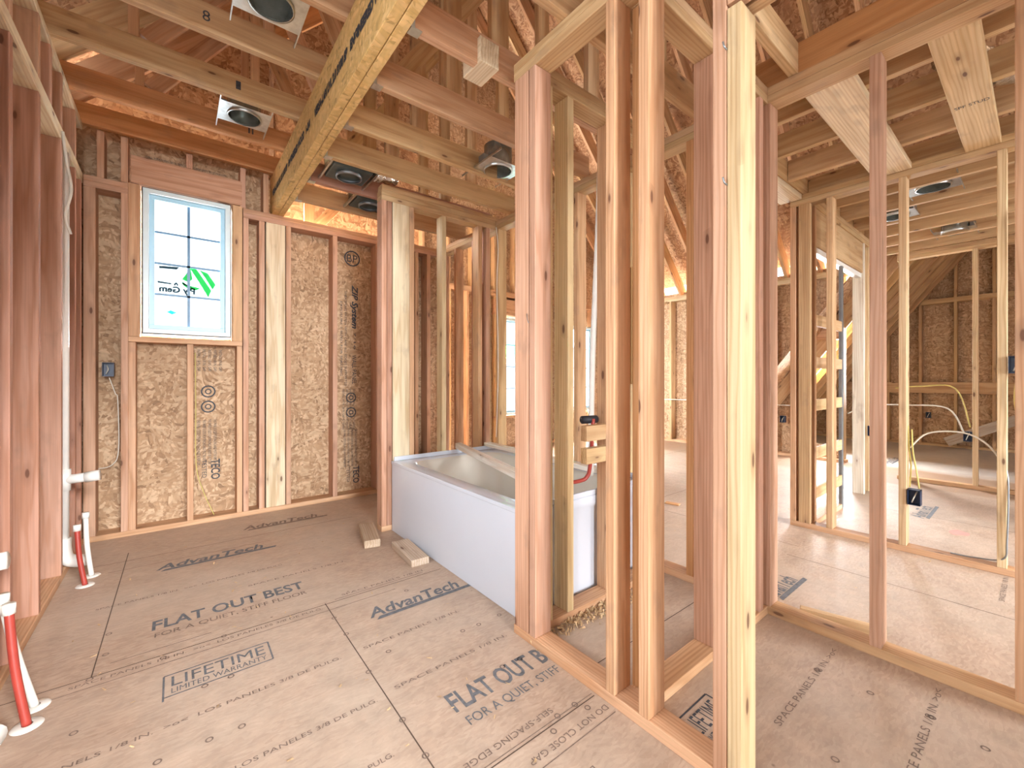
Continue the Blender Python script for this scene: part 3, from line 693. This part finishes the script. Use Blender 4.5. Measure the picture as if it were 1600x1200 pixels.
# ================================================================== joists
def joist(label, x0, x1, y, z, tone, group, hang=True, h=D6):
    J = thing('ceiling_joist', label, 'joist', ((x0+x1)/2, y-ST/2, z), group)
    board('joist_board', x0, x1, y-ST, y, z, z+h, tone, J)
    if hang:
        boxes('joist_hanger', [(.713, .758, y-ST-.0025, y+.0025, z-.003, z+.0), (.713, .735, y-.0005, y+.0025, z, z+.10), (.713, .728, y-ST-.0025, y-ST+.0005, z, z+.06)], STEEL, J)
    return J
ordl = ['nearest', 'second', 'third', 'fourth', 'fifth', 'sixth', 'seventh', 'eighth', 'ninth', 'tenth', 'eleventh', 'twelfth']
lyy = (3.97, 3.53, 3.04, 2.56, 2.06, 1.58, 1.10)
for i, y in enumerate(lyy):
    lb = 'orange ceiling joist resting on the window wall, left of the laminated beam' if i == 0 else f'ceiling joist left of the laminated beam, {ordl[i]} counting from the window wall'
    joist(lb, LX-.10, .74, y, ZJ+.0015, (ORANGE, ORANGE, TAN, TAN, FIR, TAN, FIR)[i], 'high ceiling joists left of the laminated beam', False)
ryy = (3.58, 3.18, 2.77, 2.37, 1.96, 1.56, 1.15, .72)
for i, y in enumerate(ryy):
    joist(f'ceiling joist hung right of the laminated beam, {ordl[i]} counting from the window wall', .7135, 2.24 if y < 1.2 or y > 3.1 else 2.2, y, ZT+.0015, (TAN, RED, TAN, TAN, FIR, FIR, TAN, PALE)[i], 'ceiling joists hung right of the laminated beam')
for i, x in enumerate((2.553, 2.95, 3.35)):
    J = thing('ceiling_joist', f'ceiling joist over the right room, {("nearest", "second", "third")[i]} from the long stud wall', 'joist', (x, 0, ZT), 'ceiling joists over the right room')
    board('joist_board', x-ST, x, -1.6, 1.10, ZT+.0015, ZT+.1415, TAN, J)
for i, x in enumerate((3.76, 4.16, 4.57, 4.98, 5.38, 5.79, 6.19)):
    J = thing('ceiling_joist', f'ceiling joist over the far room, {ordl[i]} counting from the stud wall with the outlet box', 'joist', (x, 0, ZT), 'ceiling joists over the far room')
    board('joist_board', x-ST, x, -2.2, 1.10, ZT+.0015, ZT+.1415, TAN, J)
H = thing('ceiling_header', 'doubled header closing the ends of the right room joists', 'header', (3, 1.14, ZT))
board('header_board', 2.22, 6.2, 1.102, 1.14, ZT+.0015, ZT+.1415, TAN, H); board('header_board', 2.22, 6.2, 1.141, 1.179, ZT+.0015, ZT+.1415, TAN, H)
board('bottom_strip', 2.3, 3.62, 1.11, 1.25, ZT-.0375, ZT, CREAM, H)
o = board('flat_brace', X2+D4+.001, X3-.001, .515, .70, ZT-ST, ZT, CREAM); tag(o, 'wide pale board laid flat under the right room joists, left one with knots', 'board')
o = board('flat_brace', X2+D4+.001, X3-.001, .145, .285, ZT-ST, ZT, PALE); tag(o, 'stamped tan board laid flat under the right room joists, further right', 'board')
lettering('SPF STUD', (3.02, .272, ZT-ST-.0008), .04, (math.pi, 0, -math.pi/2), INK, o, width=.115, height=.03)
o = board('rafter_block', 1.02, 1.12, 1.50, 1.64, ZT+.001, ZT+.11, CREAM); tag(o, 'pale stub of lumber above the corner of the bathtub wall', 'block')
o = tube('cable', [(2.20, .98, 2.68), (2.35, .95, 2.62), (2.6, .8, 2.60), (2.8, .55, 2.63)], .006, YEL); tag(o, 'loose yellow cable sagging above the right room', 'cable')

def grade_mark(board_o, txt, loc, rot, size=.03, w_=.05, h_=.03):
    lettering(txt, loc, size, rot, INK, board_o, width=w_, height=h_)
js = [o for o in bpy.data.objects if o.name.startswith('ceiling_joist') and o.get('group', '').startswith('high')]
for k, (jo, xx, t) in enumerate(zip(js[1:4], (.40, .28, .10), ('II', 'I', '8'))):
    grade_mark(jo, t, (xx, jo.location.y-ST/2-.0012, ZJ+.05), (math.pi/2, 0, 0), w_=.025 if t == 'I' else .03, h_=.05)
for z in (1.98, 1.62):
    tube('bent_nail', [(X1-.002, .524, z), (X1-.012, .526, z+.004), (X1-.014, .529, z+.018)], .0022, STEELD, wa, 6)
tube('bent_nail', [(X1-.001, 1.345, 1.375), (X1-.02, 1.32, 1.35), (X1-.03, 1.30, 1.33)], .0018, STEELD, wa, 6)

# ================================================================== bathtub
tb = thing('bathtub', 'white alcove bathtub with a flat apron, boxed in by stud walls', 'bathtub', (1.70, 2.2, 0))
TX0, TX1, TY0, TY1, TZ = 1.232, 2.165, 1.446, 2.945, .503
def rrect(x0, x1, y0, y1, r, n=8):
    pts = []
    for cx, cy, a0 in ((x1-r, y1-r, 0), (x0+r, y1-r, 90), (x0+r, y0+r, 180), (x1-r, y0+r, 270)):
        for k in range(n): a = math.radians(a0+90*k/(n-1)); pts.append((cx+r*math.cos(a), cy+r*math.sin(a)))
    return pts
bm = bmesh.new(); rings = []
spec = [(.012, .012, .03, .02), (.012, .012, .03, .44), (.0, .0, .02, .455), (.0, .0, .02, TZ-.008), (.004, .004, .02, TZ-.002), (.010, .010, .02, TZ),
        (.085, .075, .10, TZ), (.095, .085, .12, TZ-.006), (.103, .095, .13, TZ-.03), (.14, .17, .16, .16), (.17, .21, .16, .10), (.24, .30, .14, .075)]
for ix, iy, r, z in spec:
    rings.append([bm.verts.new((x-1.70, y-2.2, z)) for x, y in rrect(TX0+ix, TX1-ix, TY0+iy, TY1-iy, r)])
nn = len(rings[0])
for a, b in zip(rings, rings[1:]):
    for k in range(nn): bm.faces.new((a[k], a[(k+1) % nn], b[(k+1) % nn], b[k]))
bm.faces.new(rings[-1])
me = tomesh(bm, 'tub_shell', True); sh = link('tub_shell', me, TUB, tb, (1.70, 2.2, 0))
md = sh.modifiers.new('e', 'EDGE_SPLIT'); md.split_angle = math.radians(50)
me.materials.append(TUBSHADE)
for p in me.polygons:
    if p.index >= nn*7: p.material_index = 1
boxes('apron', [(TX0-.006, TX0+.008, TY0+.005, TY1-.002, .0, TZ-.014)], TUB, tb, .004)
boxes('rim_edge', [(TX0-.010, TX0+.01, TY0+.002, TY1-.002, TZ-.022, TZ+.001)], TUB, tb, .004)
boxes('tile_flange', [(TX0+.01, TX1, TY1-.010, TY1-.002, TZ, TZ+.03), (TX1-.012, TX1-.004, TY0+.01, TY1-.002, TZ, TZ+.03), (TX0+.01, TX1, TY0+.002, TY0+.010, TZ, TZ+.025)], TUB, tb, .002)
lathe('drain', [(.0, .003), (.03, .004), (.034, .0)], STEEL, tb, (1.70, 2.62, .077))
o = stick('wooden_strip', (1.775, 2.93, TZ+.032+.030), (1.42, 1.50, TZ+.032+.030), .045, .045, (.84, .81, .74)); tag(o, 'dusty white lath lying diagonally across the bathtub rim', 'board')
o = stick('wooden_strip', (2.06, 2.93, TZ+.032+.016), (1.98, 1.50, TZ+.032+.016), .06, .03, (.80, .76, .68)); tag(o, 'pale strip along the rear rim of the bathtub', 'board')

# scraps of lumber
def scrap(u0, v0, u1, v1, wd, th, tone, lab):
    a = at(u0, v0); b = at(u1, v1)
    o = stick('scrap_block', (a[0], a[1], th/2+.001), (b[0], b[1], th/2+.001), wd, th, tone); tag(o, lab, 'wood block'); return o
s1 = scrap(582, 856, 572, 828, .10, .05, (.52, .40, .30), 'dusty scrap block on the floor beside the end of the tub wall')
s2 = scrap(657, 884, 625, 854, .11, .042, (.56, .45, .36), 'dirty scrap block with dark knots lying against the bathtub apron')
for s, q in ((s1, s1.name), (s2, s2.name)): pass
o = stick('scrap_board', (*at(1250, 962), .024), (*at(1385, 999), .024), .03, .042, TAN); tag(o, 'offcut board leaning on the floor plate of the right stud wall', 'board')
o = scrap(1040, 786, 1062, 790, .05, .012, ORANGE, 'small chip of wood on the bright floor beyond the studs')

# ================================================================== plumbing
p = thing('drain_pipe', 'white drain pipe with tee and elbow rising along the left wall', 'pipe', (-.455, 3.50, 0))
PX, PY = -.497, 3.44
tube('riser', [(PX, PY, .12), (PX, PY, 2.38)], .024, PVC, p, 16, False)
tube('elbow', [(PX+.09, PY+.02, .052), (PX+.05, PY+.01, .058), (PX+.012, PY, .085), (PX, PY, .14), (PX, PY, .2)], .034, PVC, p, 16)
tube('tee_body', [(PX, PY, .47), (PX, PY, .59)], .031, PVC, p, 16, False)
tube('tee_outlet', [(PX, PY, .53), (PX+.13, PY-.02, .54)], .026, PVC, p, 16, False); tube('end_cap', [(PX+.09, PY-.012, .535), (PX+.15, PY-.024, .543)], .030, PVC, p, 16, False)
p = thing('drain_pipe', 'white pipe stub with elbow at the left edge of the photo', 'pipe', (-.44, 2.12, .5))
tube('outlet', [(-.60, 2.13, .495), (-.45, 2.125, .505)], .024, PVC, p, 16, False); tube('end_cap', [(-.475, 2.126, .503), (-.435, 2.124, .506)], .028, PVC, p, 16, False)
tube('riser', [(-.55, 2.13, .08), (-.55, 2.13, .60)], .024, PVC, p, 16, False)
tube('elbow', [(-.43, 1.93, .035), (-.47, 1.98, .04), (-.53, 2.07, .05), (-.55, 2.13, .12)], .04, PVC, p, 16)
def pex(lab, base, top, mat, ang=0):
    p = thing('water_pipe', lab, 'water pipe', (*base, 0), 'capped supply pipes along the left wall')
    mid = ((base[0]*.5+top[0]*.5)-.006, base[1]*.5+top[1]*.5, top[2]*.5)
    tube('tubing', [(*base, .0), mid, top], .0115, mat, p, 14)
    tube('cap', [(top[0], top[1], top[2]-.012), (top[0]+.0005, top[1], top[2]+.02)], .016, WHITEP, p, 14, False)
    lathe('floor_collar', [(.013, .006), (.034, .005), (.038, .0)], WHITEP, p, (*base, .0005))
pex('red supply pipe with white cap nearest the camera at the left edge', (-.370, 2.008), (-.418, 2.055, .365), REDP)
pex('white supply pipe beside the nearest red one at the left edge', (-.371, 2.11), (-.440, 2.10, .385), WHITEP)
pex('red supply pipe with white cap further down the left wall', (-.379, 3.178), (-.415, 3.22, .30), REDP)
pex('white supply pipe beside the further red one on the left wall', (-.369, 3.31), (-.395, 3.33, .335), WHITEP)
o = tube('vent_pipe', [(1.89, 1.64, .54), (1.905, 1.64, 1.2), (1.955, 1.64, 2.0), (1.975, 1.64, 2.40)], .017, PVC); tag(o, 'slender white pipe rising between the studs behind the bathtub', 'pipe')
p = thing('shower_supply', 'red supply line bent below the wooden blocking over the bathtub', 'water pipe', (1.62, 1.44, .6))
tube('tubing', [(1.50, 1.47, .585), (1.60, 1.46, .585), (1.64, 1.45, .60), (1.655, 1.44, .66), (1.655, 1.42, .90)], .010, REDP, p); tube('valve_body', [(1.60, 1.445, .895), (1.69, 1.43, .895)], .02, BLACK, p, 12, False)
o = tube('water_pipe', [(1.86, 1.424, .045), (1.85, 1.424, .3), (1.86, 1.424, .56)], .010, REDP); tag(o, 'dark red supply line rising behind the tub end wall', 'water pipe')

# ================================================================== recessed light cans
def copy_tree(o, parent=None):
    c = o.copy(); C.objects.link(c); c.parent = parent
    for ch in list(o.children): copy_tree(ch, c)
    return c
def can_light(label, mat_h=STEEL, refl=REFL):
    r = thing('recessed_light', label, 'recessed light', (0, 0, 0), 'recessed light housings between joists')
    n = 32; bm = bmesh.new(); R = .092; hs = .118; A = []; B = []
    for k in range(n):
        a = 2*math.pi*k/n; c, s = math.cos(a), math.sin(a); q = hs/max(abs(c), abs(s))
        A.append(bm.verts.new((c*R, s*R, 0))); B.append(bm.verts.new((c*q*1.15, s*q, 0)))
    for k in range(n): bm.faces.new((A[k], B[k], B[(k+1) % n], A[(k+1) % n]))
    link('mounting_plate', tomesh(bm, 'plate'), mat_h, r)
    lathe('housing', [(.090, -.006), (.093, 0), (.093, .15), (.0, .152)], refl, r, (0, 0, 0))
    lathe('trim_ring', [(.089, -.010), (.096, -.011), (.096, .003)], mat_h, r, (0, 0, 0))
    for s in (-1, 1):
        boxes('hanger_bar', [(s*.138-.0025, s*.138+.0025, -.222, .222, .0, .012)], mat_h, r)
    boxes('junction_box', [(-.135, -.096, -.03, .03, .01, .06)], STEELD, r, .003)
    return r
cans = [(*at(424, 6, ZJ+.02), ZJ+.02, 'bright square recessed light housing at the top edge, left of the beam'),
        (*at(382, 183, ZJ+.02), ZJ+.02, 'recessed light housing nearer the window, left of the beam'),
        (*at(778, 266, ZT+.02), ZT+.02, 'recessed light housing between joists above the bathtub')]
proto = None
for x, y, z, lb in cans:
    o = can_light(lb) if proto is None else copy_tree(proto)
    proto = proto or o
    o.location = (x, y, z); o['label'] = lb
for (u, v, lb) in ((1458, 292, 'recessed light housing in the far room, upper one'), (1398, 338, 'recessed light housing in the far room, half hidden behind a stud'), (1492, 362, 'recessed light housing in the far room, lowest one')):
    x, y = at(u, v, ZT+.02); o = copy_tree(proto); o.location = (x, y, ZT+.02); o.rotation_euler.z = math.pi/2; o['label'] = lb
# dark exhaust fans above the back right corner
def fan(x, y, z, lb, s=1.0):
    r = thing('exhaust_fan', lb, 'fan', (x, y, z))
    boxes('housing', [(x-.13*s, x+.13*s, y-.12, y+.12, z, z+.14)], DARKH, r, .01)
    lathe('inlet', [(.075, -.02), (.085, -.02), (.085, .01), (.07, .01)], STEELD, r, (x, y, z))
    for s_ in (-1, 1): boxes('mounting_bar', [(x+s_*.15-.006, x+s_*.15+.006, y-.18, y+.18, z-.002, z+.018)], STEEL, r)
fan(.93, 2.97, ZT+.03, 'dark exhaust fan housing with foil duct right of the beam end')
fan(1.22, 3.38, ZT+.03, 'second dark fan housing behind the tub end wall top')
def foil(pts, r, lb, name='foil_duct'):
    n = [0]
    o = tube(name, pts, lambda t: r*(1+.10*math.sin(t*95)), FOIL, None, 16); tag(o, lb, 'duct'); return o
foil([(1.10, 2.97, ZT+.10), (1.16, 2.98, ZT+.11), (1.27, 3.0, ZT+.13)], .055, 'crinkled foil duct leaving the dark fan near the beam end')
foil([(.97, 1.32, 2.70), (1.0, 1.33, 3.0), (1.0, 1.33, 3.4)], .030, 'ribbed silver duct hanging at the top edge beside the stud wall')
foil([(2.80, .27, 2.61), (3.15, .10, 2.60), (3.3, -.2, 2.60)], .07, 'foil duct lying above the joists of the right room')

# ================================================================== electrical boxes and cables
def ebox(lb, c, face, cable=None):
    """face: 'y-' opens toward -Y, 'x-' opens toward -X"""
    r = thing('outlet_box', lb, 'outlet box', c, 'dark plastic outlet boxes')
    x, y, z = c; w2, h2, d = .030, .048, .06; t = .003
    if face == 'y-': L_ = [(x-w2, x+w2, y+d-t, y+d, z-h2, z+h2), (x-w2, x-w2+t, y, y+d, z-h2, z+h2), (x+w2-t, x+w2, y, y+d, z-h2, z+h2), (x-w2, x+w2, y, y+d, z+h2-t, z+h2), (x-w2, x+w2, y, y+d, z-h2, z-h2+t)]
    else: L_ = [(x+d-t, x+d, y-w2, y+w2, z-h2, z+h2), (x, x+d, y-w2, y-w2+t, z-h2, z+h2), (x, x+d, y+w2-t, y+w2, z-h2, z+h2), (x, x+d, y-w2, y+w2, z+h2-t, z+h2), (x, x+d, y-w2, y+w2, z-h2, z-h2+t)]
    boxes('box_shell', L_, BLUE, r)
    if face == 'y-': tube('wire_tail', [(x-.01, y+.05, z+.03), (x, y+.01, z), (x-.012, y+.02, z-.03)], .003, WIREW, r)
    else: tube('wire_tail', [(x+.05, y-.01, z+.035), (x+.005, y+.0, z), (x+.02, y+.012, z-.035)], .0035, WIREW, r)
ebox('dark blue outlet box left of the tall window', (-.365, BY+.01, 1.165), 'y-')
ebox('open dark outlet box hanging on the stud at right, yellow cables above', (X3-.008, .505, .355), 'x-')
ebox('dark box at shoulder height by the right edge of the photo', (X3-.02, .09, 1.18), 'x-')
ebox('small dark outlet box at the far partition of thin studs', (X4-.01, .47, .52), 'x-')
ebox('dark outlet box on the pale posts beyond the pocket door', (5.20, 1.02, .60), 'x-')
ebox('outlet box on the distant knee wall left of the pocket door', (X5-.02, onx(1223, X5), .52), 'x-')
ebox('tiny dark box on the dark gable beside a stud', (X6-.05, onx(1451, X6), .50), 'x-')
def cable(pts, mat, lb, r=.004): o = tube('cable', pts, r, mat, None, 8); tag(o, lb, 'cable')
cable([(X3+.04, .53, .41), (X3+.045, .525, .55), (X3+.05, .535, .66), (X3+.05, .54, .80)], YEL, 'yellow cable dropping into the open outlet box, left strand')
cable([(X3+.03, .485, .41), (X3+.03, .495, .50), (X3+.04, .515, .64), (X3+.035, .52, .78)], YEL, 'yellow cable dropping into the open outlet box, right strand')
cable([(X3+.05, .53, .66), (X3+.06, .45, .76), (X3+.05, .30, .78), (X3+.05, .20, .72), (X3+.02, .13, .60)], WIREW, 'pale cable arching across the stud bay at right', .005)
cable([(X3+.02, .13, .60), (X3+.0, .12, .5), (X3-.01, .125, .2), (X3+.0, .14, .09), (X3+.05, .25, .05), (X3+.05, .35, .045)], STEELD, 'dark cable looping down the right stud to the floor plate', .004)
cable([(6.05, 1.4, .70), (6.08, 1.2, .80), (6.08, .9, .82), (6.10, .60, .80), (6.11, .49, .57)], WIREW, 'white cable looping toward the far outlet box', .007)
cable([(6.12, 1.0, 1.0), (6.15, .8, 1.02), (6.16, .55, 1.0), (6.165, .45, .62)], YEL, 'yellow cable along the far thin stud', .006)
cable([(-.36, BY+.02, 1.11), (-.33, BY+.03, 1.0), (-.318, BY+.04, .95), (-.315, BY+.05, .6), (-.35, BY+.06, .50), (-.42, BY+.08, .48)], WIREW, 'white cable running down left of the window studs', .003)
cable([(.115, BY+.06, 1.3), (.118, BY+.06, .9), (.12, BY+.05, .45), (.16, BY+.03, .25), (.23, BY+.01, .05)], YEL, 'thin tan cable below the tall window', .003)
cable([(LX+.005, 3.30, 2.44), (LX+.012, 3.36, 2.3), (LX+.03, 3.36, 2.15), (LX+.012, 3.33, 2.0), (LX+.03, 3.34, 1.9)], WIREW, 'pale cable curling at the top of the left wall', .007)
cable([(X3-.01, .07, 2.05), (X3-.012, .09, 1.98), (X3-.01, .085, 1.7), (X3-.012, .07, 1.5), (X3-.01, .085, 1.3), (X3-.008, .09, 1.22)], WIREW, 'white cable stapled down the stud at the right edge, above the box', .006)
cable([(X3-.01, .085, 1.13), (X3-.012, .095, 1.0), (X3-.008, .085, .9), (X3-.012, .06, .82), (X3-.008, .04, .79)], YEL, 'yellow cable hanging below the box at the right edge', .007)
cable([(2.15, 2.92, 2.40), (2.155, 2.90, 2.2), (2.15, 2.91, 1.9), (2.155, 2.90, 1.2), (2.15, 2.92, .6)], WIREW, 'thin white cable down the rear corner stud of the tub alcove', .004)
cable([(X5-.01, 1.7, .73), (X5-.01, 2.5, .72), (X5-.01, 3.4, .74), (X5-.01, 4.2, .73)], WIREW, 'long pale cable strung level along the distant knee wall', .008)
